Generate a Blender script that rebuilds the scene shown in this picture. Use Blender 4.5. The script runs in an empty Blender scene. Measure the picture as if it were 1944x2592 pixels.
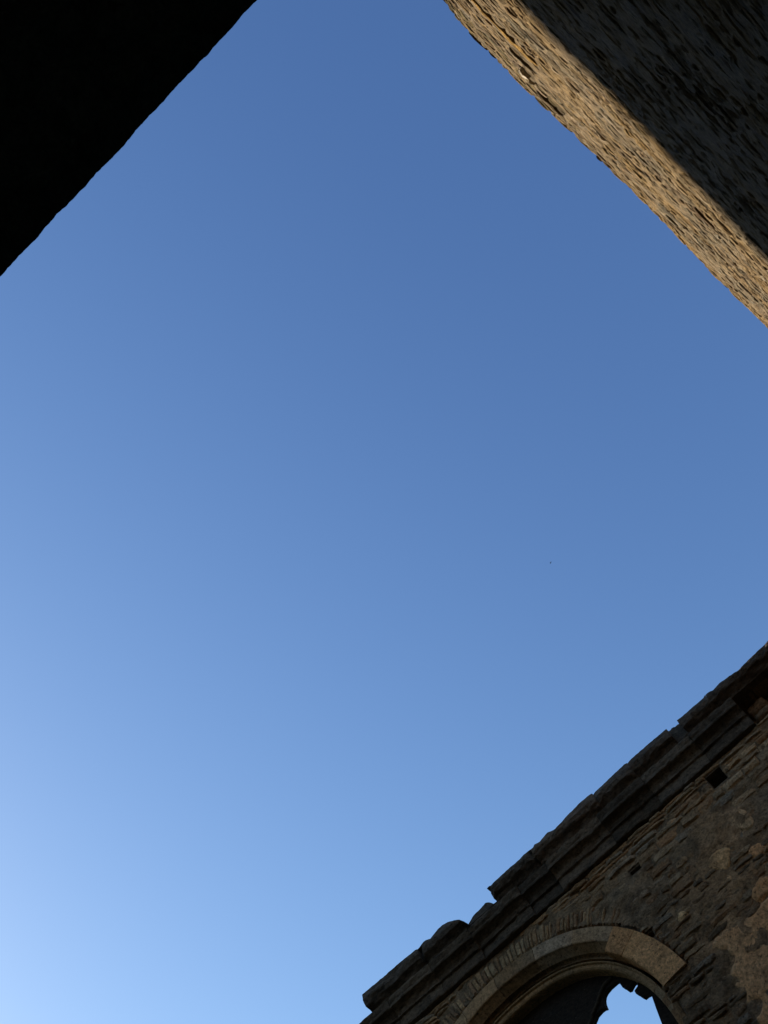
import bpy, math, random
from mathutils import Vector, Matrix, noise
from math import sin, cos, radians, pi, sqrt

# ------------------------------------------------------------------ camera
EYE = 1.6
PITCH = radians(62)                     # looking steeply up out of the doorway
ROLL = radians(30)
FPX, CX, CY = 2620.0, 972.0, 1296.0     # lens of the photograph in its own pixels
scene = bpy.context.scene
COL = scene.collection

def ray(px, py):
    a = (px - CX) / FPX; b = (py - CY) / FPX
    n = a * sin(ROLL) + b * cos(ROLL); m = a * cos(ROLL) - b * sin(ROLL)
    return Vector((m, cos(PITCH) + sin(PITCH) * n, sin(PITCH) - cos(PITCH) * n))

cam_d = bpy.data.cameras.new('camera'); cam = bpy.data.objects.new('camera', cam_d); COL.objects.link(cam)
fw = ray(CX, CY).normalized()
rt = (ray(CX + 100, CY) - ray(CX, CY)).normalized()
upv = rt.cross(fw)
cam.matrix_world = Matrix(((rt.x, upv.x, -fw.x, 0), (rt.y, upv.y, -fw.y, 0), (rt.z, upv.z, -fw.z, EYE), (0, 0, 0, 1)))
cam_d.sensor_fit = 'VERTICAL'; cam_d.sensor_height = 24.0; cam_d.lens = 24.0 * FPX / 2592.0
cam_d.clip_start = 0.05; cam_d.clip_end = 3000
scene.camera = cam

# ------------------------------------------------------------------ light
SUN_EL = radians(30)
SUN_DIR = Vector((-0.94, 0.34, 0)).normalized()
sun_vec = Vector((SUN_DIR.x * cos(SUN_EL), SUN_DIR.y * cos(SUN_EL), sin(SUN_EL)))
world = bpy.data.worlds.new("World"); scene.world = world; world.use_nodes = True
wn = world.node_tree.nodes; wl = world.node_tree.links
sky = wn.new('ShaderNodeTexSky'); sky.sky_type = 'NISHITA'; sky.sun_disc = False
sky.sun_elevation = SUN_EL; sky.sun_rotation = math.atan2(SUN_DIR.x, SUN_DIR.y)
sky.altitude = 300; sky.air_density = 1.0; sky.dust_density = 0.3; sky.ozone_density = 3.0
wn['Background'].inputs['Strength'].default_value = 0.075
# the camera's steep contrast curve, the same for every direction of the sky
sep = wn.new('ShaderNodeSeparateColor'); com = wn.new('ShaderNodeCombineColor'); wl.new(sky.outputs[0], sep.inputs[0])
for i, (k0, g0, a0, cap0) in enumerate([(0.488, 1.66, 0.32, 2.6), (0.900, 1.48, 0.735, 3.5), (1.80, 1.15, 1.80, 5.0)]):
    d0 = wn.new('ShaderNodeMath'); d0.operation = 'DIVIDE'; d0.inputs[1].default_value = k0; wl.new(sep.outputs[i], d0.inputs[0])
    p0 = wn.new('ShaderNodeMath'); p0.operation = 'POWER'; p0.inputs[1].default_value = g0; wl.new(d0.outputs[0], p0.inputs[0])
    m0 = wn.new('ShaderNodeMath'); m0.operation = 'MULTIPLY'; m0.inputs[1].default_value = a0; wl.new(p0.outputs[0], m0.inputs[0])
    c0 = wn.new('ShaderNodeMath'); c0.operation = 'MINIMUM'; c0.inputs[1].default_value = cap0; wl.new(m0.outputs[0], c0.inputs[0])
    wl.new(c0.outputs[0], com.inputs[i])
wl.new(com.outputs[0], wn['Background'].inputs[0])
sun_d = bpy.data.lights.new('sun', 'SUN'); sun_o = bpy.data.objects.new('sun', sun_d); COL.objects.link(sun_o)
sun_d.energy = 4.9; sun_d.angle = radians(0.5); sun_d.color = (1.0, 0.91, 0.80)
sun_o.rotation_euler = sun_vec.to_track_quat('Z', 'Y').to_euler()
sun_o.location = (0, 0, 60)
scene.view_settings.view_transform = 'Standard'; scene.view_settings.look = 'None'
scene.view_settings.gamma = 1; scene.view_settings.exposure = 1.483
try: scene.view_settings.use_curve_mapping = False
except Exception: pass

# ------------------------------------------------------------------ wall frames
class Frame:
    """a wall plane: s runs along it, y into it, z up (metres above the eye until built)"""
    def __init__(self, u, dist):
        self.u = Vector((u[0], u[1], 0)).normalized(); self.n = Vector((-self.u.y, self.u.x, 0)); 
        if dist < 0: self.n = -self.n; dist = -dist
        self.d = dist
    def matrix(self):
        o = self.n * self.d
        return Matrix(((self.u.x, self.n.x, 0, o.x), (self.u.y, self.n.y, 0, o.y), (0, 0, 1, 0), (0, 0, 0, 1)))
    def on(self, px, py, out=0.0):
        r = ray(px, py); t = (self.d + out) / r.dot(self.n); p = r * t
        return p.dot(self.u), p.z
    def pix(self, s, y, z):
        p = self.u * s + self.n * (self.d + y) + Vector((0, 0, z))
        c = p.dot(fw)
        if c <= 0: return None
        return CX + FPX * p.dot(rt) / c, CY - FPX * p.dot(upv) / c

FC = Frame((0.9625, -0.271), 9.585)           # wall with the window
FB = Frame((0.396, 0.918), -1.85)             # tall rubble wall on the right
ua = Vector((0.222, 0.057, 0)) - Vector((-0.348, 0.2175, 0))
FA = Frame((ua.x, ua.y), 0.118)               # wall whose doorway we stand in
FD = Frame((0.396, 0.918), 24.0)              # wall across the nave

# ------------------------------------------------------------------ helpers
def thing(name, frame, label, cat):
    o = bpy.data.objects.new(name, None); COL.objects.link(o)
    o.matrix_world = frame.matrix() if isinstance(frame, Frame) else frame
    o['label'] = label; o['category'] = cat
    o.empty_display_size = 0.3
    return o

def mk(name, V, F, mat, parent=None, color=(0.25, 0.22, 0.18), cols=None, smooth=False, kind=None, label=None, lift=EYE):
    me = bpy.data.meshes.new(name)
    me.from_pydata([(v[0], v[1], v[2] + lift) for v in V], [], F)
    at = me.attributes.new('stone_color', 'FLOAT_COLOR', 'POINT')
    buf = []
    if cols is None: buf = [color[0], color[1], color[2], 1.0] * len(V)
    else:
        for c in cols: buf += [c[0], c[1], c[2], 1.0]
    at.data.foreach_set('color', buf)
    if smooth: me.polygons.foreach_set('use_smooth', [True] * len(me.polygons))
    me.materials.append(mat); me.update()
    o = bpy.data.objects.new(name, me); COL.objects.link(o)
    if parent is not None: o.parent = parent
    if kind: o['kind'] = kind
    if label: o['label'] = label
    return o

def nz(x, y, z=0.0, s=1.0): return noise.noise(Vector((x * s, y * s, z * s)))

def stone_material(name, stretch=(1, 1, 1), soot=0.35, ochre=(0.40, 0.27, 0.11), ochre_amt=0.3, speck=0.5, bump=0.6, grime=(0.035, 0.033, 0.028), gscale=1.0, tone=(1, 1, 1)):
    m = bpy.data.materials.new(name); m.use_nodes = True
    nt = m.node_tree; N = nt.nodes; L = nt.links
    b = N['Principled BSDF']; b.inputs['Roughness'].default_value = 0.93
    b.inputs['Specular IOR Level'].default_value = 0.15
    tc = N.new('ShaderNodeTexCoord'); mp = N.new('ShaderNodeMapping'); mp.inputs['Scale'].default_value = stretch
    L.new(tc.outputs['Object'], mp.inputs['Vector'])
    def noi(scale, detail=6, rough=0.6, src=None):
        n = N.new('ShaderNodeTexNoise'); n.inputs['Scale'].default_value = scale * gscale
        n.inputs['Detail'].default_value = detail; n.inputs['Roughness'].default_value = rough
        L.new((src or mp).outputs[0], n.inputs['Vector']); return n.outputs['Fac']
    def ramp(v, a, c, lo=0.0, hi=1.0):
        r = N.new('ShaderNodeMapRange'); r.inputs['From Min'].default_value = a; r.inputs['From Max'].default_value = c
        r.inputs['To Min'].default_value = lo; r.inputs['To Max'].default_value = hi
        L.new(v, r.inputs['Value']); return r.outputs['Result']
    def mix(fac, c1, c2, mode='MIX'):
        x = N.new('ShaderNodeMix'); x.data_type = 'RGBA'; x.blend_type = mode
        if isinstance(fac, float): x.inputs[0].default_value = fac
        else: L.new(fac, x.inputs[0])
        for i, c in ((6, c1), (7, c2)):
            if isinstance(c, tuple): x.inputs[i].default_value = (*c, 1)
            else: L.new(c, x.inputs[i])
        return x.outputs[2]
    at = N.new('ShaderNodeAttribute'); at.attribute_name = 'stone_color'
    c = at.outputs['Color']
    big = noi(0.9, 3); med = noi(5, 8, 0.65); fine = noi(28, 8, 0.7); grain = noi(110, 4, 0.7)
    c = mix(ramp(big, 0.45, 0.68, 0, ochre_amt), c, ochre)
    c = mix(ramp(med, 0.52, 0.70, 0, soot), c, grime)
    v = N.new('ShaderNodeMath'); v.operation = 'MULTIPLY'
    L.new(ramp(fine, 0.3, 0.7, 0.42, 1.65), v.inputs[0]); L.new(ramp(grain, 0.25, 0.75, 0.65, 1.35), v.inputs[1])
    cm = N.new('ShaderNodeCombineColor')
    for i in range(3): L.new(v.outputs[0], cm.inputs[i])
    c = mix(1.0, c, cm.outputs[0], 'MULTIPLY')
    pit = noi(40, 3, 0.5)
    c = mix(ramp(pit, 0.62, 0.68, 0, 0.75), c, (0.02, 0.018, 0.015))
    lich = noi(60, 2, 0.6)
    c = mix(ramp(lich, 0.68, 0.76, 0, speck), c, (0.50, 0.47, 0.40))
    c = mix(1.0, c, tuple(float(t) for t in tone), 'MULTIPLY')
    L.new(c, b.inputs['Base Color'])
    hsum = N.new('ShaderNodeMath'); hsum.operation = 'MULTIPLY_ADD'; hsum.inputs[1].default_value = 0.35
    L.new(grain, hsum.inputs[0]); L.new(fine, hsum.inputs[2])
    hs2 = N.new('ShaderNodeMath'); hs2.operation = 'ADD'; L.new(hsum.outputs[0], hs2.inputs[0]); L.new(med, hs2.inputs[1])
    bp = N.new('ShaderNodeBump'); bp.inputs['Strength'].default_value = bump; bp.inputs['Distance'].default_value = 0.03
    L.new(hs2.outputs[0], bp.inputs['Height']); L.new(bp.outputs[0], b.inputs['Normal'])
    return m

TONE = (1.72, 1.30, .88); TONE_CUT = (1.75, 1.20, .72); TONE_COR = (.76, .68, .60); TONE_PL = (2.75, 1.90, 1.12)
MAT_WALL = stone_material('pale_weathered_wall', soot=0.3, ochre=(0.40, 0.28, 0.14), ochre_amt=0.4)
MAT_B = stone_material('weathered_rubble_stone', stretch=(0.55, 1, 3.0), soot=0.45, ochre=(0.50, 0.33, 0.10), ochre_amt=0.6, speck=0.5, bump=0.9, tone=(0.365, 0.315, 0.24))
MAT_C = stone_material('sooty_limestone', stretch=(1, 1, 1.5), soot=0.65, ochre=(0.17, 0.13, 0.08), ochre_amt=0.35, speck=0.45, bump=0.7, tone=TONE)
MAT_CUT = stone_material('dressed_limestone', stretch=(1, 1, 1), soot=0.4, ochre=(0.22, 0.15, 0.07), ochre_amt=0.4, speck=0.25, bump=0.25, tone=TONE_CUT)
MAT_COR = stone_material('blackened_cornice_stone', stretch=(0.7, 1, 1.4), soot=0.7, ochre=(0.13, 0.10, 0.06), ochre_amt=0.3, speck=0.45, bump=0.6, tone=TONE_COR)
MAT_A = stone_material('shade_black_stone', stretch=(1, 1, 1), soot=0.8, ochre=(0.05, 0.04, 0.03), ochre_amt=0.3, speck=0.1, bump=0.5)  # near black: the shade under the lintel is put into the colour
MAT_PL = stone_material('old_brown_plaster', stretch=(1, 1, 1), soot=0.6, ochre=(0.24, 0.15, 0.08), ochre_amt=0.6, speck=0.15, bump=0.45, tone=TONE_PL)

# ------------------------------------------------------------------ ground
def grass_material():
    m = bpy.data.materials.new('dark_grass'); m.use_nodes = True; N = m.node_tree.nodes; L = m.node_tree.links
    b = N['Principled BSDF']; b.inputs['Roughness'].default_value = 1
    n = N.new('ShaderNodeTexNoise'); n.inputs['Scale'].default_value = 1.5; n.inputs['Detail'].default_value = 10
    r = N.new('ShaderNodeValToRGB'); r.color_ramp.elements[0].color = (0.02, 0.035, 0.012, 1); r.color_ramp.elements[1].color = (0.06, 0.075, 0.03, 1)
    tc = N.new('ShaderNodeTexCoord'); L.new(tc.outputs['Object'], n.inputs[0]); L.new(n.outputs[0], r.inputs[0]); L.new(r.outputs[0], b.inputs[0])
    return m
G = 40; gv = []; gf = []
for j in range(G + 1):
    for i in range(G + 1):
        x = ((i / G * 2 - 1) ** 3) * 1500; y = ((j / G * 2 - 1) ** 3) * 1500
        gv.append((x, y, 0.05 * nz(x, y, 3, 0.3) - 0.05))
for j in range(G):
    for i in range(G):
        a = j * (G + 1) + i; gf.append((a, a + 1, a + G + 2, a + G + 1))
mk('ground', gv, gf, grass_material(), kind='structure', lift=0)

# ------------------------------------------------------------------ masonry building blocks
def stone_grid(q, depth, seed, nx=5, nz_=3, rough=0.012, base=0.035, roundc=0.16, edge_y=None):
    """one rough-faced stone: q = four (s,z) corners bl, br, tr, tl; depth = how far its face stands in front of the wall plane"""
    V = []; F = []
    us = [0, 0.08] + [0.08 + 0.84 * (i + 1) / (nx - 2) for i in range(nx - 3)] + [0.92, 1] if nx > 3 else [0, .12, .88, 1]
    vs = [0, 0.16] + [0.16 + 0.68 * (i + 1) / (nz_ - 2) for i in range(nz_ - 3)] + [0.84, 1] if nz_ > 3 else [0, .2, .8, 1]
    L = ((q[1][0] - q[0][0]) ** 2 + (q[1][1] - q[0][1]) ** 2) ** .5
    W = ((q[3][0] - q[0][0]) ** 2 + (q[3][1] - q[0][1]) ** 2) ** .5
    for jv, v in enumerate(vs):
        for iu, u in enumerate(us):
            # rounded plan of the face
            uu, vv = u * 2 - 1, v * 2 - 1
            k = 1 - roundc * 0.5 * (abs(uu) ** 3) * (abs(vv) ** 3)
            u2, v2 = (uu * k + 1) / 2, (vv * k + 1) / 2
            s = (q[0][0] * (1 - u2) + q[1][0] * u2) * (1 - v2) + (q[3][0] * (1 - u2) + q[2][0] * u2) * v2
            z = (q[0][1] * (1 - u2) + q[1][1] * u2) * (1 - v2) + (q[3][1] * (1 - u2) + q[2][1] * u2) * v2
            s += 0.08 * min(L, .2) * nz(s * 14, z * 22, seed); z += (0.10 if W > .08 else 0.30) * min(W, .12) * nz(s * 16 + 9, z * 16, seed)
            bu = iu in (0, len(us) - 1); bv = jv in (0, len(vs) - 1)
            if bu or bv: y = base
            else:
                ed = (iu in (1, len(us) - 2)) + (jv in (1, len(vs) - 2))
                y = -depth + 0.006 * ed + rough * nz(s * 9, z * 20, seed * .37) + rough * .7 * nz(s * 30, z * 50, seed)
            V.append((s, y, z))
    n = len(us)
    for j in range(len(vs) - 1):
        for i in range(n - 1):
            a = j * n + i; F.append((a, a + 1, a + n + 1, a + n))
    return V, F

def place_stones(stones, frame, parent, mat, name, limit=300):
    """the stones that show largest become parts of their own, the others one joined part"""
    rank = []
    for i, st in enumerate(stones):
        xs = []; ok = True
        for (s, z) in st['q']:
            p = frame.pix(s, 0, z)
            if p is None: ok = False; break
            xs.append(p)
        if not ok: rank.append((0, i)); continue
        inside = any(-20 < p[0] < 1964 and -20 < p[1] < 2612 for p in xs)
        ar = 0
        for k in range(4):
            a, b = xs[k], xs[(k + 1) % 4]; ar += a[0] * b[1] - b[0] * a[1]
        ar = abs(ar) / 2
        rank.append((ar if inside else 0, i))
    rank.sort(reverse=True)
    single = set(i for a, i in rank[:limit] if a > 60)
    V = []; F = []; C = []
    for i, st in enumerate(stones):
        fine_ = rank and st.get('fine')
        v, f = stone_grid(st['q'], st['d'], st['seed'], st.get('nx', 6), st.get('nz', 4), st.get('rough', 0.012), base=st.get('base', 0.035), roundc=st.get('rc', 0.06))
        if i in single:
            mk(name, v, f, mat, parent, st['c'])
        else:
            b = len(V); V += v; F += [tuple(x + b for x in t) for t in f]; C += [st['c']] * len(v)
    if V: mk(name + '_work', V, F, mat, parent, cols=C, kind='stuff')

def box(V, F, s0, s1, y0, y1, z0, z1):
    b = len(V)
    V += [(s0, y0, z0), (s1, y0, z0), (s1, y1, z0), (s0, y1, z0), (s0, y0, z1), (s1, y0, z1), (s1, y1, z1), (s0, y1, z1)]
    F += [tuple(b + i for i in t) for t in ((0, 1, 5, 4), (1, 2, 6, 5), (2, 3, 7, 6), (3, 0, 4, 7), (4, 5, 6, 7), (3, 2, 1, 0))]

def plate(name, loops, y0, y1, mat, parent, color, bevel=0.0, label=None):
    """solid slab between depths y0 and y1 with the given outline and holes (s,z)"""
    cu = bpy.data.curves.new(name, 'CURVE'); cu.dimensions = '2D'; cu.fill_mode = 'BOTH'
    cu.extrude = max((y1 - y0) / 2 - bevel, 0.001); cu.bevel_depth = bevel; cu.bevel_resolution = 2; cu.offset = -bevel if bevel else 0
    for lp in loops:
        sp = cu.splines.new('POLY'); sp.points.add(len(lp) - 1); sp.use_cyclic_u = True
        for p, (s, z) in zip(sp.points, lp): p.co = (s, z, 0, 1)
    tmp = bpy.data.objects.new('tmp', cu); COL.objects.link(tmp)
    bpy.context.view_layer.update()
    dg = bpy.context.evaluated_depsgraph_get()
    me = bpy.data.meshes.new_from_object(tmp.evaluated_get(dg))
    V = [(v.co.x, (y0 + y1) / 2 - v.co.z, v.co.y) for v in me.vertices]
    F = [tuple(p.vertices) for p in me.polygons]
    bpy.data.objects.remove(tmp); bpy.data.meshes.remove(me); bpy.data.curves.remove(cu)
    return mk(name, V, F, mat, parent, color, label=label)

def vary(c, r, amt=0.25):
    k = 1 + r.uniform(-amt, amt); w = r.uniform(-0.08, 0.08)
    return (c[0] * k * (1 + w), c[1] * k, c[2] * k * (1 - w))

# ================================================================== WALL C : window wall
WC = thing('ruined_window_wall', FC, 'dark ruined stone wall with moulded cornice and arched tracery window, in shade at lower right', 'wall')
ARC_C, ARC_Z = -4.25, 6.33
def arc(h, phi, ext=0.0):
    a = 1.97 - (8.15 - h) * 1.3 + ext; b = h - ARC_Z + ext
    n = 2.15 + (8.15 - h) * 0.45
    sn, cs = sin(phi), cos(phi)
    return (ARC_C + a * math.copysign(abs(sn) ** (2 / n), sn), ARC_Z + b * max(abs(cs), 1e-9) ** (2 / n))
def arc_half(h, z, ext=0.0):
    """half width of the arch outline at height z"""
    a = 1.97 - (8.15 - h) * 1.3 + ext; b = h - ARC_Z + ext; n = 2.15 + (8.15 - h) * 0.45
    if z <= ARC_Z: return a
    t = (z - ARC_Z) / b
    return 0 if t >= 1 else a * (1 - t ** n) ** (1 / n)

WIN_SILL = 2.6
C_L, C_R = -6.62, 3.25
# core, two leaves; the front one has the putlog holes
def arch_loop(h, ext, sill, npt=40):
    L_ = [(ARC_C - (1.97 - (8.15 - h) * 1.3 + ext), sill)]
    L_ += [arc(h, -pi / 2 + pi * i / npt, ext) for i in range(npt + 1)]
    L_ += [(ARC_C + (1.97 - (8.15 - h) * 1.3 + ext), sill)]
    return L_
putlogs = [(-0.985, -0.775, 8.165, 8.36), (-2.46, -2.36, 6.99, 7.08), (-2.12, -1.98, 7.80, 7.87), (-0.30, -0.22, 7.93, 7.99)]
def px_hole(px, py, w, h):
    s, z = FC.on(px, py); return (s - w / 2, s + w / 2, z - h / 2, z + h / 2)
putlogs = [(-0.985, -0.775, 8.165, 8.36), px_hole(1605, 2200, .15, .05), px_hole(1642, 2366, .10, .07)]
rc = random.Random(5)
left_edge = [(C_L + 0.12 * nz(0, z * 3, 4) + (0.1 if z > 7.9 else 0), z) for z in [8.40, 8.2, 8.0, 7.7, 7.4, 7.0, 6.5, 6, 5, 3, 1, -1.6]]
outer = [(C_R, -1.6), (C_R, 8.43), (C_L + .02, 8.43)] + left_edge
holes = [[(a, c), (b, c), (b, d), (a, d)] for a, b, c, d in putlogs]
def core_hole():
    R_ = [(ARC_C + arc_half(7.885, z_) + .03, z_) for z_ in (WIN_SILL, 4.0, 5.5, 6.2, 6.55, 6.73)]
    A_ = [arc(8.15, radians(a), -0.03) for a in range(-88, 89, 4) if arc(8.15, radians(a), -0.03)[1] > 6.74]
    L2 = [(2 * ARC_C - x, z_) for x, z_ in R_]
    return R_ + A_[::-1] + L2[::-1]
plate('wall_core', [outer, core_hole()] + holes, 0.03, 0.40, MAT_C, WC, (0.085, 0.080, 0.070))
plate('wall_core', [outer, arch_loop(8.15, 0.02, WIN_SILL)], 0.403, 1.0, MAT_C, WC, (0.10, 0.09, 0.08))

# --- courses of rubble
stonesC = []
def sub(intervals, a, b):
    out = []
    for x0, x1 in intervals:
        if b <= x0 or a >= x1: out.append((x0, x1)); continue
        if a > x0: out.append((x0, a))
        if b < x1: out.append((b, x1))
    return out
RING = 0.27
def plaster_zone(s, z):      # where the old plaster still hides the stones
    return s > -2.02 + 0.12 * nz(s, z, 7, 4) and z < 6.74 + 0.06 * nz(s, 2, 7, 5)
z = -1.6; k = 0
while z < 8.42:
    if z < 4.5: h = rc.uniform(.22, .32)
    elif z > 8.05: h = rc.choice([.045, .06, .075])
    else: h = rc.choice([.06, .08, .09, .11, .13])
    h = min(h, 8.425 - z)
    if h < 0.02: break
    zm = z + h / 2
    iv = [(C_L + 0.1, C_R)]
    if zm < 8.42 and zm > WIN_SILL:
        ring = RING if zm > 7.45 else 0.0
        hw = arc_half(8.15, zm, ring) if zm > 6.735 else (1.97 - 0.32 if zm > 6.3 else 1.97 - 0.32)
        if hw > 0:
            hr = arc_half(8.15, zm, RING) if zm > 7.45 else arc_half(8.15, zm, 0.0)
            hr = hr if zm > 6.735 else 1.97 - 0.40
            iv = sub(iv, ARC_C - hw, ARC_C + hr)
    for a, b, c, d in putlogs:
        if z < d and z + h > c: iv = sub(iv, a, b)
    for a, b in iv:
        s = a
        while s < b - 0.03:
            if z < 4.5: w = rc.uniform(.3, .7)
            elif z > 8.05: w = rc.uniform(.16, .5)
            else: w = rc.uniform(.10, .34) * (0.8 + h * 3)
            e = min(s + w, b)
            if b - e < 0.05: e = b
            g = 0.006
            def zz(sx, kk, zz0): return zz0 + 0.016 * nz(sx * 2.2, kk * 7.3, 1)
            q = [(s + g, zz(s, k, z) + g), (e - g, zz(e, k, z) + g), (e - g + rc.uniform(-.012, .012), zz(e, k + 1, z + h) - g), (s + g + rc.uniform(-.012, .012), zz(s, k + 1, z + h) - g)]
            cs = (s + e) / 2
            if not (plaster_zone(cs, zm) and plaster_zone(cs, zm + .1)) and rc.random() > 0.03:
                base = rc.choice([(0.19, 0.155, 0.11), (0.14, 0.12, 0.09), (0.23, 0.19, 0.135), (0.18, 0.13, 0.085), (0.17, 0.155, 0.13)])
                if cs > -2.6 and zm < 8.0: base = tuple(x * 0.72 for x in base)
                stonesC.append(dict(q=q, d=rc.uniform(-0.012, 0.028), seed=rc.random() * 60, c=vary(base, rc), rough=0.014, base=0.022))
            s = e
    z += h; k += 1
# relieving ring of thin stones set on edge over the arch
phi = radians(-62)
while phi < radians(47):
    w = rc.uniform(.035, .075) / 2.0
    p0, p1 = phi + 0.003, phi + w - 0.003
    hh = RING * rc.uniform(.75, 1.0)
    q = [arc(8.15, p0, 0.012), arc(8.15, p1, 0.012), arc(8.15, p1, hh), arc(8.15, p0, hh)]
    if max(q[2][1], q[3][1]) > 8.42:
        q[2] = (q[2][0], min(q[2][1], 8.42)); q[3] = (q[3][0], min(q[3][1], 8.42))
    lean = rc.uniform(-.015, .015)
    q[2] = (q[2][0] + lean, q[2][1]); q[3] = (q[3][0] + lean, q[3][1])
    stonesC.append(dict(q=q, d=rc.uniform(-.01, .03), seed=rc.random() * 60, c=vary(rc.choice([(0.19, .155, .11), (0.22, .185, .13), (0.16, .12, .085)]), rc), nx=4, nz=6, rough=0.01))
    phi += w
place_stones(stonesC, FC, WC, MAT_C, 'stone')
def mortar(parent, mat, s0, s1, z0, z1, step, yfun, keep, colf):
    ns = int((s1 - s0) / step); nq = int((z1 - z0) / step); idx = {}; V = []; F = []; C = []
    for j in range(nq + 1):
        for i in range(ns + 1):
            s_ = s0 + i * step; z_ = z0 + j * step
            if keep(s_, z_): idx[i, j] = len(V); V.append((s_, yfun(s_, z_), z_)); C.append(colf(s_, z_))
    for j in range(nq):
        for i in range(ns):
            ks = [(i, j), (i + 1, j), (i + 1, j + 1), (i, j + 1)]
            if all(k_ in idx for k_ in ks): F.append(tuple(idx[k_] for k_ in ks))
    mk('mortar', V, F, mat, parent, cols=C, smooth=True)
def keepC(s_, z_):
    for a, b, c, d in putlogs:
        if a - .01 < s_ < b + .01 and c - .01 < z_ < d + .01: return False
    if z_ > 6.735: return abs(s_ - ARC_C) > arc_half(8.15, z_, 0.02) or z_ > 8.17
    return abs(s_ - ARC_C) > arc_half(7.885, z_) + .04
def mortC(s_, z_):
    k_ = 1 + .7 * nz(s_, z_, 1, 5) + .4 * nz(s_, z_, 4, 17)
    w_ = max(0, min(1, (s_ + 2.5 + nz(s_, z_, 9, 2)) / 1.2)) * max(0, min(1, (8.3 - z_ + 1.2 * nz(s_, z_, 3, 1.5)) / 1.2))     # brown plaster residue thins out upwards
    return (k_ * (0.115 + .075 * w_), k_ * (0.098 + .042 * w_), k_ * (0.074 + .016 * w_))
mortar(WC, MAT_C, C_L + .12, 3.2, 5.4, 8.42, 0.026,
       lambda s_, z_: (0.020 if z_ > 7.95 else 0.000) + 0.030 * nz(s_, z_, 3, 2.2) + 0.022 * nz(s_, z_, 6, 9) + 0.010 * nz(s_, z_, 8, 26),
       keepC, mortC)

# --- cornice: lower moulded course and cap course, block by block
LOW = [(0.25, 8.432), (0.0, 8.432), (-0.055, 8.434), (-0.062, 8.45), (-0.06, 8.55), (-0.062, 8.565), (-0.095, 8.572), (-0.10, 8.592), (-0.092, 8.60),
       (-0.105, 8.63), (-0.135, 8.655), (-0.175, 8.668), (-0.205, 8.672), (-0.212, 8.69), (-0.208, 8.705), (-0.20, 8.712), (-0.215, 8.74), (-0.225, 8.77), (-0.22, 8.795)]
CAP = [(-0.185, 8.80), (-0.19, 8.812), (-0.205, 8.83), (-0.235, 8.848), (-0.27, 8.862), (-0.292, 8.872), (-0.30, 8.89), (-0.312, 8.92), (-0.31, 8.95), (-0.30, 8.975)]
def moulded(name, s0, s1, prof, top, mat, parent, color, seed, back=0.6, chip=0.016, dy=0.0, dz=0.0, step=0.035, endround=0.0):
    n = max(3, int((s1 - s0) / step)); V = []; F = []
    m = len(prof) + 4
    for i in range(n + 1):
        s = s0 + (s1 - s0) * i / n
        e = min(i, n - i) / 2.0; er = max(0, 1 - e)              # worn arrises at the joints
        tz = top(s) if callable(top) else top
        ring = []
        for (y, z_) in prof:
            k_ = noise.noise(Vector((s * 7, y * 20 + seed, z_ * 12))) * chip + noise.noise(Vector((s * 25, y * 40, z_ * 30 + seed))) * chip * .6
            big = max(0, noise.noise(Vector((s * 2.3, seed, z_ * 3))) - .25) * 0.08
            yy = y + dy + k_ + (big + er * 0.010 + er * endround * max(0, -y)) * (1 if y < -0.03 else 0)
            zt = z_ + dz + k_ * .6
            if callable(top): zt = min(zt, tz - 0.01)
            ring.append((s + 0.006 * noise.noise(Vector((y * 30, z_ * 30, seed + i * 0))), yy, zt))
        yl = prof[-1][0] + dy
        ring.append((s, yl + 0.015, tz + 0.007 * nz(s * 30, seed) + 0.004 * nz(s * 70, seed)))
        ring.append((s, yl + 0.12, tz + 0.005))
        ring.append((s, back, tz - 0.02)); ring.append((s, back, prof[0][1] + dz))
        V += ring
    for i in range(n):
        for j in range(m):
            a = i * m + j; b = i * m + (j + 1) % m
            F.append((a, a + m, b + m, b))
    F.append(tuple(range(m))); F.append(tuple(n * m + j for j in reversed(range(m))))
    return mk(name, V, F, mat, parent, color)

sil = [(915, 2517), (970, 2471), (1005, 2440), (1052, 2402), (1057, 2402), (1063, 2391), (1075, 2379), (1086, 2376), (1107, 2350), (1117, 2342), (1130, 2333), (1151, 2328), (1166, 2327), (1182, 2337),
       (1234, 2243), (1245, 2240), (1249, 2232), (1293, 2191), (1299, 2188), (1339, 2149), (1346, 2148), (1352, 2135), (1361, 2133), (1385, 2106), (1406, 2097), (1430, 2068), (1468, 2030), (1496, 2006), (1499, 2010), (1502, 2005), (1532, 1977),
       (1583, 1928), (1586, 1931), (1593, 1922), (1641, 1880), (1684, 1844), (1712, 1820), (1730, 1805), (1780, 1762), (1783, 1755), (1797, 1746), (1801, 1746), (1821, 1724), (1867, 1696), (1901, 1661), (1928, 1635), (1943, 1617)]
SIL = sorted(FC.on(x, y, -0.30) for x, y in sil)
def captop(s):
    if s <= SIL[0][0]: return SIL[0][1]
    if s >= SIL[-1][0]: return 9.0 + 0.02 * nz(s * 4, 1)
    for (a, za), (b, zb) in zip(SIL, SIL[1:]):
        if a <= s <= b: return za + (zb - za) * (s - a) / max(b - a, 1e-6)
def sx(px, py, out=-0.30): return FC.on(px, py, out)[0]
caps = [(sx(915, 2517), sx(1055, 2402)), (sx(1055, 2402), sx(1182, 2337)), (sx(1230, 2247), sx(1342, 2149)), (sx(1342, 2149), sx(1499, 2010)), (sx(1499, 2010), sx(1586, 1931)),
        (sx(1586, 1931), sx(1686, 1845)), (sx(1711, 1822), sx(1782, 1757)), (sx(1782, 1757), 0.95), (0.95, 1.8), (1.8, 2.5), (2.5, C_R)]
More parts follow.
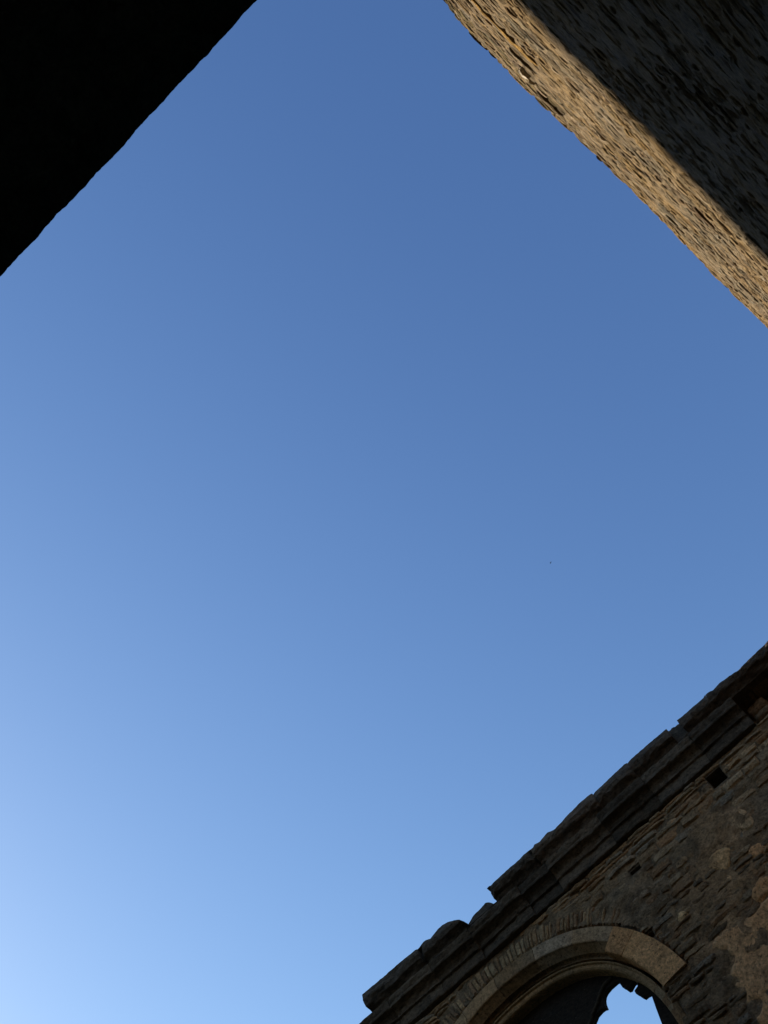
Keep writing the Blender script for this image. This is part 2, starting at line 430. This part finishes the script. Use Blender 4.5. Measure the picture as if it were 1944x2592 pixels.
for i, (a, b) in enumerate(caps):
    g = 0.004
    moulded('cornice_cap', a + g * .3, b - g * .3, CAP, captop, MAT_COR, WC, vary((0.125, 0.10, 0.075), rc, .3), rc.random() * 50, dy=rc.uniform(-.006, .01), chip=0.017, endround=0.25 if i in (1, 2) else 0.0)
lows = [C_L - 0.05, -5.72, -5.02, -4.36, -3.55, -3.10, -2.25, -1.55, -0.80, -0.14]
for i, (a, b) in enumerate(zip(lows, lows[1:])):
    gap = i == 3
    moulded('cornice_moulding', a + .003, b - .003, LOW, lambda s: 8.798 + 0.012 * nz(s * 9, 3), MAT_COR, WC, vary((0.13, 0.105, 0.075), rc, .35), rc.random() * 50, dy=rc.uniform(-.008, .012) + (0.03 if i == 4 else 0), dz=rc.uniform(-.004, .003))
for a, b in ((0.95, 1.7), (1.7, 2.5), (2.5, C_R)):
    moulded('cornice_moulding', a, b - .003, LOW, lambda s: 8.798, MAT_COR, WC, vary((0.13, 0.105, 0.075), rc, .3), rc.random() * 50)
# rubble hearting behind the missing mouldings
hv = []
for zz0, zz1 in ((8.435, 8.53), (8.53, 8.64), (8.64, 8.795)):
    s = -0.13
    while s < 0.93:
        e = min(s + rc.uniform(.12, .3), 0.94)
        hv.append(dict(q=[(s, zz0), (e - .01, zz0), (e - .01, zz1 - .01), (s, zz1 - .01)], d=-0.10 + rc.uniform(-.03, .04), seed=rc.random() * 50, c=vary((0.09, 0.08, 0.07), rc), rough=.02)); s = e
for st in hv:
    v, f = stone_grid(st['q'], st['d'], st['seed'], 6, 4, .02, base=0.2); mk('stone', v, f, MAT_C, WC, st['c'], smooth=True)
def polytop(pts_, out):
    P_ = sorted(FC.on(x, y, out) for x, y in pts_)
    def f(s_):
        if s_ <= P_[0][0]: return P_[0][1]
        if s_ >= P_[-1][0]: return P_[-1][1]
        for (a, za), (b, zb) in zip(P_, P_[1:]):
            if a <= s_ <= b: return za + (zb - za) * (s_ - a) / max(b - a, 1e-6)
    return f
FILL = [(-0.165, 8.80), (-0.19, 8.81), (-0.2, 8.82)]
t1 = polytop([(1180, 2345), (1184, 2337), (1197, 2315), (1212, 2301), (1220, 2292), (1227, 2284), (1233, 2282), (1248, 2286), (1256, 2280)], -0.2)
moulded('cornice_fill', sx(1178, 2345, -.2), sx(1262, 2280, -.2), FILL, t1, MAT_COR, WC, (0.10, 0.085, 0.065), 5, step=.02, chip=.004)
t2 = polytop([(1680, 1860), (1688, 1852), (1694, 1847), (1700, 1840), (1706, 1839), (1712, 1834), (1725, 1825)], -0.2)
moulded('cornice_fill', sx(1680, 1855, -.2), sx(1722, 1828, -.2), FILL, t2, MAT_COR, WC, (0.10, 0.085, 0.065), 9, step=.02, chip=.004)
V = []; F = []; box(V, F, -3.75, C_R, -0.05, 0.5, 8.803, 8.90); box(V, F, -5.9, -4.4, -0.05, 0.5, 8.803, 8.84); box(V, F, -3.7, -1.0, -0.26, -0.053, 8.885, 8.95); box(V, F, -0.7, C_R, -0.26, -0.053, 8.885, 8.95); mk('wall_head', V, F, MAT_C, WC, (0.08, 0.07, 0.055))
V = []; F = []; box(V, F, C_L + 0.05, C_R, 0.19, 0.95, 8.435, 8.79); mk('wall_head', V, F, MAT_C, WC, (0.08, 0.075, 0.065))

# --- arch of the window
PROF = [(-0.022, 8.15), (-0.022, 8.07), (-0.022, 8.005), (-0.016, 7.992), (0.01, 7.982), (0.05, 7.955), (0.085, 7.93), (0.10, 7.918), (0.108, 7.925), (0.125, 7.955), (0.165, 7.965),
        (0.185, 7.93), (0.175, 7.895), (0.155, 7.885), (0.145, 7.875), (0.145, 7.850), (0.15, 7.838), (0.165, 7.832), (0.175, 7.828), (0.18, 7.80), (0.192, 7.785), (0.215, 7.778), (0.34, 7.775)]
PLAIN = [(-0.03, 8.15), (-0.032, 8.06), (-0.030, 7.985), (-0.028, 7.95), (-0.026, 7.93), (-0.024, 7.915), (-0.02, 7.90), (-0.015, 7.893), (0.0, 7.888), (0.05, 7.886), (0.10, 7.885),
         (0.13, 7.883), (0.14, 7.882), (0.143, 7.880), (0.145, 7.875), (0.145, 7.850), (0.15, 7.838), (0.165, 7.832), (0.175, 7.828), (0.18, 7.80), (0.192, 7.785), (0.215, 7.778), (0.34, 7.775)]
WIN = bpy.data.objects.new('window', None)
def sweep(name, p0, p1, prof, color, seed, parent, chip=0.006, start=0, end=None, mat=None, label=None):
    n = max(4, int((p1 - p0) * 2 / 0.04)); V = []; F = []
    prof = prof[start:end]; m = len(prof) + 2; hi = prof[0][1]; lo = prof[-1][1]
    for i in range(n + 1):
        ph = p0 + (p1 - p0) * i / n
        for (y, h) in prof:
            s, z_ = arc(h, ph)
            k_ = chip * noise.noise(Vector((s * 9, y * 20 + seed, z_ * 9)))
            V.append((s + k_ * .5, y + k_, z_ + k_ * .5))
        s, z_ = arc(lo, ph)
        s2, z2 = arc(hi, ph)
        V.append((s, 0.40, z_)); V.append((s2, 0.30, z2))
    for i in range(n):
        for j in range(m):
            a = i * m + j; b = i * m + (j + 1) % m
            F.append((a, b, b + m, a + m))
    F.append(tuple(reversed(range(m)))); F.append(tuple(n * m + j for j in range(m)))
    return mk(name, V, F, mat or MAT_CUT, parent, color, smooth=False, label=label)
# window member: the stone lining that carries the ring, the jambs and the tracery
lin = []; LV = []; LF = []
npt = 48
pts = [(arc(7.775, radians(-89.5))[0], WIN_SILL)] + [arc(7.775, radians(-89.5) + radians(179) * i / npt) for i in range(npt + 1)] + [(arc(7.775, radians(89.5))[0], WIN_SILL)]
for (s, z_) in pts:
    o_s = ARC_C + (s - ARC_C) * 1.36; o_z = z_ + (0.42 * min(1, (z_ - ARC_Z) / .5) if z_ > ARC_Z else 0)
    LV += [(s, 0.402, z_), (s, 0.434, z_), (o_s, 0.434, o_z), (o_s, 0.402, o_z)]
for i in range(len(pts) - 1):
    for j in range(4):
        a = i * 4 + j; b = i * 4 + (j + 1) % 4; LF.append((a, b, b + 4, a + 4))
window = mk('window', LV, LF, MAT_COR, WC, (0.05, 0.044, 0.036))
def ph_of(px, py): 
    s, z_ = FC.on(px, py, -0.02)
    best = min(range(-900, 901), key=lambda t: (arc(8.15, t / 10 * pi / 180)[0] - s) ** 2 + (arc(8.15, t / 10 * pi / 180)[1] - z_) ** 2)
    return radians(best / 10)
pj = [ph_of(1345, 2392), ph_of(1553, 2348), ph_of(1600, 2350), ph_of(1736, 2440)]
grey = (0.26, 0.24, 0.20)
OUT = dict(start=0, end=15); INN = dict(start=15)
for a, b, c1 in [(radians(-88), radians(-46), (0.22, 0.20, 0.155)), (radians(-45.8), radians(-18), (0.21, 0.185, 0.14)), (radians(-17.8), radians(-3), (0.19, 0.165, 0.13)), (radians(-2.8), pj[0] - .003, (0.11, 0.105, 0.09)),
                 (pj[0], (pj[0] + pj[1]) / 2 - .002, (0.19, 0.19, 0.18)), ((pj[0] + pj[1]) / 2, pj[1] - .003, (0.18, 0.172, 0.15))]:
    sweep('voussoir', a, b, PROF, c1, rc.random() * 20, window, **OUT)
sweep('voussoir', pj[1], pj[2] + .02, PLAIN, (0.27, 0.195, 0.125), 7, window, label='rust stained arch stone', start=0, end=14)
sweep('voussoir', pj[2] + .024, pj[3], PLAIN, (0.33, 0.245, 0.155), 8, window, label='plain pinkish replacement arch stone', start=0, end=14)
ij = [radians(-88), radians(-52), radians(-30), radians(-12), pj[0] - .04, pj[0] + .22, pj[1], pj[3] - .12, radians(83)]
for a, b in zip(ij, ij[1:]):
    sweep('inner_voussoir', a + .002, b - .002, PROF, vary((0.20, 0.185, 0.15), rc, .2), rc.random() * 20, window, **INN)
# jambs below the springing
def jamb(side, z0, z1, seed, col):
    V = []; F = []; st = 11; prof = PROF[st:]; m = len(prof) + 2; n = 6
    for i in range(n + 1):
        z_ = z0 + (z1 - z0) * i / n
        for (y, h) in prof:
            s = ARC_C + side * arc_half(h, z_)
            V.append((s + .004 * nz(z_ * 9, y * 9, seed), y + .004 * nz(z_ * 8, seed), z_))
        s_in = ARC_C + side * arc_half(7.775, z_); s_out = ARC_C + side * (arc_half(prof[0][1], z_) + 0.12)
        V.append((s_in, 0.40, z_)); V.append((s_out, 0.0, z_))
    # front arris
    for i in range(n):
        for j in range(m):
            a = i * m + j; b = i * m + (j + 1) % m
            F.append((a, b, b + m, a + m))
    F.append(tuple(range(m))); F.append(tuple(n * m + j for j in range(m)))
    mk('jamb_stone', V, F, MAT_CUT, window, col)
for sd in (-1, 1):
    top_z = 6.735 if sd == 1 else arc(8.15, radians(-88))[1]
    zc = top_z
    while zc > WIN_SILL + .05:
        z0 = max(WIN_SILL, zc - rc.uniform(.3, .42)); jamb(sd, z0 + .004, zc - .004, rc.random() * 30, vary((0.20, 0.165, 0.125), rc)); zc = z0
# tracery with its broken cusps
op = [(1511, 2592), (1517.5, 2576), (1528, 2564), (1535, 2559), (1542, 2557), (1539, 2550), (1536.5, 2543), (1535.5, 2534), (1537, 2525), (1541, 2517), (1551, 2505), (1566, 2492), (1571, 2489.5), (1576, 2489), (1578, 2496), (1585, 2506), (1590, 2503), (1592, 2509), (1596, 2513), (1602, 2511), (1606, 2503), (1610, 2496), (1616, 2491.5), (1623, 2490), (1623, 2503), (1618, 2510), (1615, 2515), (1619, 2522), (1626, 2522), (1633, 2519), (1630, 2524), (1630, 2529), (1637, 2532), (1644, 2526), (1650, 2523), (1657, 2522)]
TD = 0.43
hole1 = [FC.on(x, y, TD) for x, y in op]
hole1 = [(-3.775, 3.2), (-3.78, 6.4), (-3.77, 6.75), (-3.745, 6.95), (-3.70, 7.08)] + hole1 + [(-2.935, 6.83), (-2.962, 6.66), (-2.985, 6.35), (-2.99, 3.2)]
def light(c, w, zt):
    r = [(c - w, 3.2), (c - w, zt - .55)]
    for a in (20, 50, 80): r.append((c - w + .10 + .16 * cos(radians(180 - a)) + .02, zt - .5 + .2 * sin(radians(a))))
    r += [(c - w + .17, zt - .26), (c - w * .45, zt - .1), (c, zt)]
    return r + [(2 * c - x, z_) for x, z_ in reversed(r[:-1])]
hole2 = light(-4.33, .40, 6.85); hole3 = [(2 * -4.33 - x, z_ - 0.0) for x, z_ in [(-3.775, 3.2), (-3.78, 6.3), (-3.70, 6.55), (-3.45, 6.75), (-3.2, 6.7), (-3.0, 6.45), (-2.95, 3.2)]]
outl = [(arc(7.80, radians(-89.5))[0], WIN_SILL + .05)] + [arc(7.80, radians(-89.5) + radians(179) * i / 40) for i in range(41)] + [(arc(7.80, radians(89.5))[0], WIN_SILL + .05)]
plate('tracery', [outl, hole1, hole2, hole3], TD - 0.075, TD, MAT_COR, window, (0.040, 0.032, 0.024), bevel=0.003)  # shade inside the window is put into the tracery's dark colour
# roll moulding that follows the foils of the open light
def tube(name, pts_, r0, y, mat, parent, color, closed=False):
    V = []; F = []; n = len(pts_); M = 6
    for i, (s, z_) in enumerate(pts_):
        a = pts_[max(i - 1, 0)]; b = pts_[min(i + 1, n - 1)]; t = Vector((b[0] - a[0], 0, b[1] - a[1])).normalized()
        nn = Vector((t.z, 0, -t.x))
        for k_ in range(M):
            an = 2 * pi * k_ / M; p = Vector((s, y, z_)) + nn * cos(an) * r0 + Vector((0, 1, 0)) * sin(an) * r0
            V.append(tuple(p))
    for i in range(n - 1):
        for k_ in range(M):
            a = i * M + k_; b = i * M + (k_ + 1) % M; F.append((a, b, b + M, a + M))
    F.append(tuple(range(M))); F.append(tuple((n - 1) * M + k_ for k_ in reversed(range(M))))
    return mk(name, V, F, mat, parent, color, smooth=True)
off = [FC.on(x, y, TD - .085) for x, y in [(1484, 2640), (1490, 2600), (1499, 2570), (1512, 2540), (1519, 2515), (1530, 2492), (1548, 2474)]]
tube('tracery_roll', off, 0.022, TD - 0.085, MAT_COR, window, (0.075, 0.06, 0.04))

# --- remains of plaster on the rubble
def plaster(fn, s0, s1, z0, z1, color, step=0.024, y=-0.014, label=None, mat=None):
    ns = int((s1 - s0) / step); nzz = int((z1 - z0) / step); idx = {}; V = []; F = []
    val = {}
    for j in range(nzz + 1):
        for i in range(ns + 1):
            s = s0 + i * step; z_ = z0 + j * step; val[i, j] = fn(s, z_)
    for (i, j), v in val.items():
        if v > -0.02:
            s = s0 + i * step; z_ = z0 + j * step
            t = min(1, max(0, v / 0.05))
            yy = 0.03 * (1 - t) + t * (y + 0.012 * nz(s, z_, 2, 3) + 0.006 * nz(s, z_, 5, 14))
            idx[i, j] = len(V); V.append((s + .012 * nz(s, z_, 1, 20), yy, z_ + .012 * nz(s, z_, 9, 20)))
    for j in range(nzz):
        for i in range(ns):
            ks = [(i, j), (i + 1, j), (i + 1, j + 1), (i, j + 1)]
            if all(k_ in idx for k_ in ks): F.append(tuple(idx[k_] for k_ in ks))
    if F: mk('plaster_patch', V, F, mat or MAT_PL, WC, color, smooth=True, label=label)
def f_main(s, z_):
    e = 6.74 - z_ + 0.07 * nz(s, z_, 7, 3.0) + 0.035 * nz(s, z_, 3, 11)
    l = s + 2.02 + 0.14 * nz(s, z_, 1, 3) + 0.04 * nz(s, z_, 4, 12)
    hsx, hz = FC.on(1800, 2430); hollow = sqrt(((s - hsx) / 1.3) ** 2 + (z_ - hz) ** 2) - 0.07 - .03 * nz(s, z_, 8, 9)
    h2s, h2z = FC.on(1900, 2560); hol2 = sqrt(((s - h2s) / 1.5) ** 2 + (z_ - h2z) ** 2) - 0.08 - .04 * nz(s, z_, 6, 9)
    return min(e, l, hollow, hol2 + .03, 0.2 + 0.5 * (0.35 - abs(nz(s, z_, 12, 1.7))))
plaster(f_main, -2.3, 3.2, 4.6, 6.95, (0.215, 0.165, 0.115))
def blob(px, py, rs, rz, sd, amp=1.1):
    cs, cz = FC.on(px, py)
    def f(s, z_):
        d = sqrt(((s - cs) / rs) ** 2 + ((z_ - cz) / rz) ** 2) + amp * nz(s + sd, z_, sd, 4)
        return (1 - d) * min(rs, rz)
    return f, cs, cz
for (px, py, rs, rz, sd, col) in [(1820, 2170, .16, .14, 3, (0.21, 0.165, 0.11)), (1845, 2225, .08, .11, 5, (0.20, 0.155, 0.11)), (1875, 2080, .13, .16, 8, (0.17, 0.145, 0.11)),
                                  (1925, 2150, .24, .12, 11, (0.19, 0.14, 0.095)), (1730, 2318, .10, .09, 14, (0.24, 0.215, 0.155)), (1860, 2025, .07, .05, 18, (0.15, .125, .085)), (1700, 2080, .08, .05, 23, (0.13, .12, .10)), (1960, 2230, .25, .12, 29, (.17, .13, .09))]:
    f, cs, cz = blob(px, py, rs, rz, sd)
    plaster(f, cs - rs * 1.7, cs + rs * 1.7, cz - rz * 1.7, cz + rz * 1.7, col, step=0.018)

# ================================================================== WALL B : sunlit rubble wall
WB = thing('tall_rubble_wall', FB, 'tall rubble stone wall overhead at upper right, sunlit golden along its top and dark below', 'wall')
TOPB = [(-2, 8.5), (1.5, 8.52), (1.834, 8.765), (2.055, 8.975), (2.78, 9.01), (3.49, 8.93), (4.28, 8.89), (5.6, 9.03), (6.43, 9.0), (12, 9.0)]
def topb(s):
    for (a, za), (b, zb) in zip(TOPB, TOPB[1:]):
        if a <= s <= b: return za + (zb - za) * (s - a) / (b - a)
    return 9.0
rb = random.Random(11)
B_L, B_R = -1.4, 11.0
# the mortar-bedded core, its face gently uneven
def core_loop():
    return [(B_L, -1.6), (B_R, -1.6), (B_R, 8.93)] + [(s / 5, topb(s / 5) - 0.06) for s in range(int(B_R * 5) - 1, int(B_L * 5), -1)] + [(B_L, 8.45)]
plate('wall_core', [core_loop()], 0.03, 0.35, MAT_B, WB, (0.13, 0.115, 0.085))
plate('wall_core', [core_loop()], 0.353, 1.1, MAT_B, WB, (0.13, 0.115, 0.085))
stonesB = []
rows = []; z = -1.6
while z < 8.99:
    if z < 3.2: h = rb.uniform(.2, .3)
    else: h = rb.choice([.022, .028, .034, .040, .048, .06])
    if 8.99 - z < h + .03: h = 9.0 - z
    rows.append((z, h)); z += h
def warp(s, zc, kk):
    t = max(0, (zc - 7.6) / 1.4); return zc + (topb(s) - 9.0) * t * t + 0.012 * nz(s * 1.3, kk * 5.1, 2) + 0.010 * nz(s * 5, kk * 9.1, 4)
for kk, (z, h) in enumerate(rows):
    iv = [(B_L + .05, B_R)]
    topmost = kk == len(rows) - 1
    for a, b in iv:
        s = a + (rb.random() * .1 if a == B_L + .05 else 0)
        while s < b - .03:
            w = rb.uniform(.3, .7) if z < 3.2 else rb.choice([rb.uniform(.05, .11), rb.uniform(.08, .20), rb.uniform(.12, .34)])
            if s > 7.5: w *= 1.6
            e = min(s + w, b)
            if b - e < .05: e = b
            g = 0.0015
            hh = h - (rb.uniform(0, .03) if topmost else 0)
            q = [(s + g, warp(s, z, kk) + g), (e - g, warp(e, z, kk) + g), (e - g + rb.uniform(-.01, .01), warp(e, z + hh, kk + 1) - g), (s + g + rb.uniform(-.01, .01), warp(s, z + hh, kk + 1) - g)]
            cs, cz = (s + e) / 2, z + h / 2
            p = nz(cs * .6, cz * 1.6, 31) + .5 * nz(cs * 2, cz * 5, 12)
            base = (0.335, 0.285, 0.205) if p < -.1 else ((0.39, 0.30, 0.17) if p > .2 else (0.35, 0.285, 0.19))
            if cz > 8.6 and cs < 3.2 and nz(cs * 2, cz * 4, 8) > -.2: base = (0.25, 0.215, 0.125)
            if rb.random() < .10: base = (0.43, 0.38, 0.30)
            if rb.random() < .08: base = (0.22, 0.17, 0.11)
            base = vary(base, rb, .2)
            if rb.random() > 0.012:
                dd = rb.uniform(-.007, .004) if rb.random() < .95 else rb.uniform(.004, .010)
                stonesB.append(dict(q=q, d=dd, seed=rb.random() * 60, c=base, rough=0.006, base=0.02, nx=5 if z > 3.2 else 5, nz=4))
            s = e
    # next
place_stones(stonesB, FB, WB, MAT_B, 'stone')
mortar(WB, MAT_B, -1.2, 9.4, 3.3, 8.98, 0.04,
       lambda s_, z_: (0.012 if z_ > 7.3 else 0.007) + 0.008 * nz(s_, z_, 3, 2.0) + 0.007 * nz(s_, z_ * 1.5, 6, 11) + 0.006 * nz(s_ * .4, z_, 8, 30),
       lambda s_, z_: z_ < topb(s_) - .03,
       lambda s_, z_: tuple(c_ * (1 + .4 * nz(s_, z_ * 2, 1, 5)) for c_ in (0.33, 0.27, 0.18)))
# long loose ledge stones that break the face, and the bright broken chips
def ledge(px, py, L_, H_, out, col, tilt=0.0, label=None, nx=9):
    s, z_ = FB.on(px, py)
    q = [(s - L_ / 2, z_ - H_ / 2 - tilt), (s + L_ / 2, z_ - H_ / 2 + tilt), (s + L_ / 2 - .01, z_ + H_ / 2 + tilt), (s - L_ / 2 + .02, z_ + H_ / 2 - tilt)]
    v, f = stone_grid(q, out, s * 7, nx, 5, .012); mk('stone', v, f, MAT_B, WB, col, label=label)
ledge(1318, 150, .30, .035, .026, (0.33, 0.29, 0.22), tilt=-.008, nx=14)
ledge(1328, 184, .14, .045, .030, (1.0, 0.95, 0.86), label='white broken chip of stone')
ledge(1346, 207, .08, .02, .020, (1.0, 0.92, 0.76), label='pale sliver of stone')
ledge(1520, 343, .16, .022, .018, (1.0, 0.92, 0.76), label='pale sliver of stone')
ledge(1388, 256, .40, .03, .020, (0.31, 0.25, 0.17), nx=14)
ledge(1270, 75, .9, .05, .014, (0.60, 0.40, 0.13), nx=14)

# ================================================================== WALL A : doorway overhead
WA = thing('doorway_wall', FA, 'near wall with the black underside of its doorway lintel filling the upper left corner', 'wall')
def slab(name, s0, s1, y0, y1, z0, z1, color, seed, rough=0.006, ns=90, ny=14):
    """roughly tooled lintel: rough underside and front, plain back"""
    V = []; F = []
    y0, y1 = -y0, -y1
    secs = [(y1, z1)] + [(y1 + (y0 - y1) * j / ny, z0) for j in range(ny + 1)] + [(y0, z0 + .02), (y0, z0 + .05), (y0, z0 + .12), (y0, z1)]
    m = len(secs)
    for i in range(ns + 1):
        s = s0 + (s1 - s0) * i / ns
        for j, (y, z_) in enumerate(secs):
            k_ = rough * (.5 * nz(s, y, z_ + seed, 7) + .5 * nz(s, y, seed + z_, 22) + .28 * nz(s, y, z_, 60) + .2 * nz(s, y, z_ + 4, 140))
            edge = 0.007 if (j == ny + 1) else 0
            V.append((s, y + k_ + edge * 0.3, z_ + k_ * .8 + (0.006 if j == ny + 1 else 0)))
    for i in range(ns):
        for j in range(m):
            a = i * m + j; b = i * m + (j + 1) % m; F.append((a, a + m, b + m, b))
    F.append(tuple(reversed(range(m)))); F.append(tuple(ns * m + j for j in range(m)))
    mk(name, V, F, MAT_A, WA, color, smooth=False)
blk = (0.055, 0.050, 0.044)  # stone darkened to stand for the underside's shade
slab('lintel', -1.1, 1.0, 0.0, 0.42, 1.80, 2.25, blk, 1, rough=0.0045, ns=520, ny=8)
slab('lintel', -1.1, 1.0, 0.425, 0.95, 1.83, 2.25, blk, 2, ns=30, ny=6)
ra = random.Random(3)
def ashlar(s0, s1, z0, z1, y0=0.0, y1=0.95):
    z_ = z0
    while z_ < z1 - .01:
        h = min(ra.uniform(.28, .4), z1 - z_)
        if z1 - (z_ + h) < .12: h = z1 - z_
        s = s0
        while s < s1 - .01:
            e = min(s + ra.uniform(.4, .9), s1)
            if s1 - e < .2: e = s1
            V = []; F = []; d = ra.uniform(-.012, .012); box(V, F, s + .004, e - .004, -y1 + d, -y0 + d, z_ + .004, z_ + h - .004)
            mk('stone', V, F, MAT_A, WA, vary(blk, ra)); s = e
        z_ += h
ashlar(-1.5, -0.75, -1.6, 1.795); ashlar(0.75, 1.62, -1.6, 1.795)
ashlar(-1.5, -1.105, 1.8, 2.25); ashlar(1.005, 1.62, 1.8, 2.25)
V = []; F = []
box(V, F, -9.6, 1.62, -0.95, 0.0, 2.255, 11.0); box(V, F, -7.6, -1.505, -0.95, 0.0, -1.6, 2.25)  # unseen upper wall, raised to bounce warm sunlight onto the window wall
mk('wall_core', V, F, MAT_WALL, WA, (0.21, 0.175, 0.13))

# ================================================================== WALL D : across the nave, below the frame
WD = thing('nave_wall', FD, 'tall stone wall across the nave, whose shadow falls on the rubble wall', 'wall')
# ragged wall head, one outline
rd = random.Random(9)
FDn = []
s = -14.0
pt = [(-18, -1.6), (26, -1.6)]
s = 26.0
while s > -18: pt.append((s, 22.22 + 0.10 * nz(s * 1.1, 3) + 0.05 * nz(s * 4, 1))); s -= 0.25
plate('wall_core', [pt], 0.0, 1.0, MAT_WALL, WD, (0.26, 0.21, 0.15))

# ================================================================== a bird high up
def bird(px, py, dist, span):
    r = ray(px, py).normalized() * dist; M = Matrix.Translation((r.x, r.y, r.z + EYE)) @ Matrix.Rotation(radians(40), 4, 'Z')
    B = thing('bird', M, 'tiny dark bird gliding high in the open blue sky', 'bird')
    V = []; F = []; secs = [(-.09, .004), (-.06, .014), (0, .02), (.05, .016), (.075, .010), (.09, .002)]
    for x, r_ in secs:
        for k_ in range(8): V.append((x, r_ * cos(k_ * pi / 4), r_ * sin(k_ * pi / 4)))
    for i in range(len(secs) - 1):
        for k_ in range(8):
            a = i * 8 + k_; b = i * 8 + (k_ + 1) % 8; F.append((a, b, b + 8, a + 8))
    bm = bpy.data.materials.new('bird_feathers'); bm.use_nodes = True; bm.node_tree.nodes['Principled BSDF'].inputs[0].default_value = (.02, .018, .016, 1)
    n_ = bm.node_tree.nodes.new('ShaderNodeTexNoise'); n_.inputs['Scale'].default_value = 60
    bb = bm.node_tree.nodes.new('ShaderNodeBump'); bb.inputs['Strength'].default_value = .2
    bm.node_tree.links.new(n_.outputs[0], bb.inputs['Height']); bm.node_tree.links.new(bb.outputs[0], bm.node_tree.nodes['Principled BSDF'].inputs['Normal'])
    mk('body', V, F, bm, B, smooth=True, lift=0)
    for sd in (-1, 1):
        w = [(.03, .015), (.035, .08), (.015, .15), (-.04, span / 2), (-.02, .12), (-.02, .06), (-.03, .015)]
        V = [(x, sd * y, .012 + .03 * y) for x, y in w] + [(x, sd * y, .004 + .03 * y) for x, y in w]; m = len(w)
        F = [tuple(range(m)), tuple(range(2 * m - 1, m - 1, -1))] + [(i, (i + 1) % m, m + (i + 1) % m, m + i) for i in range(m)]
        mk('wing', V, F, bm, B, lift=0)
    V = [(-.08, -.006, 0), (-.08, .006, 0), (-.14, .02, 0), (-.125, 0, 0), (-.14, -.02, 0)]; V += [(x, y, .004) for x, y, _ in V]
    F = [(0, 1, 2, 3, 4), (9, 8, 7, 6, 5)] + [(i, (i + 1) % 5, 5 + (i + 1) % 5, 5 + i) for i in range(5)]
    mk('tail', V, F, bm, B, lift=0)
bird(1394, 1424, 110, 0.36)
bpy.data.objects.remove(WIN)
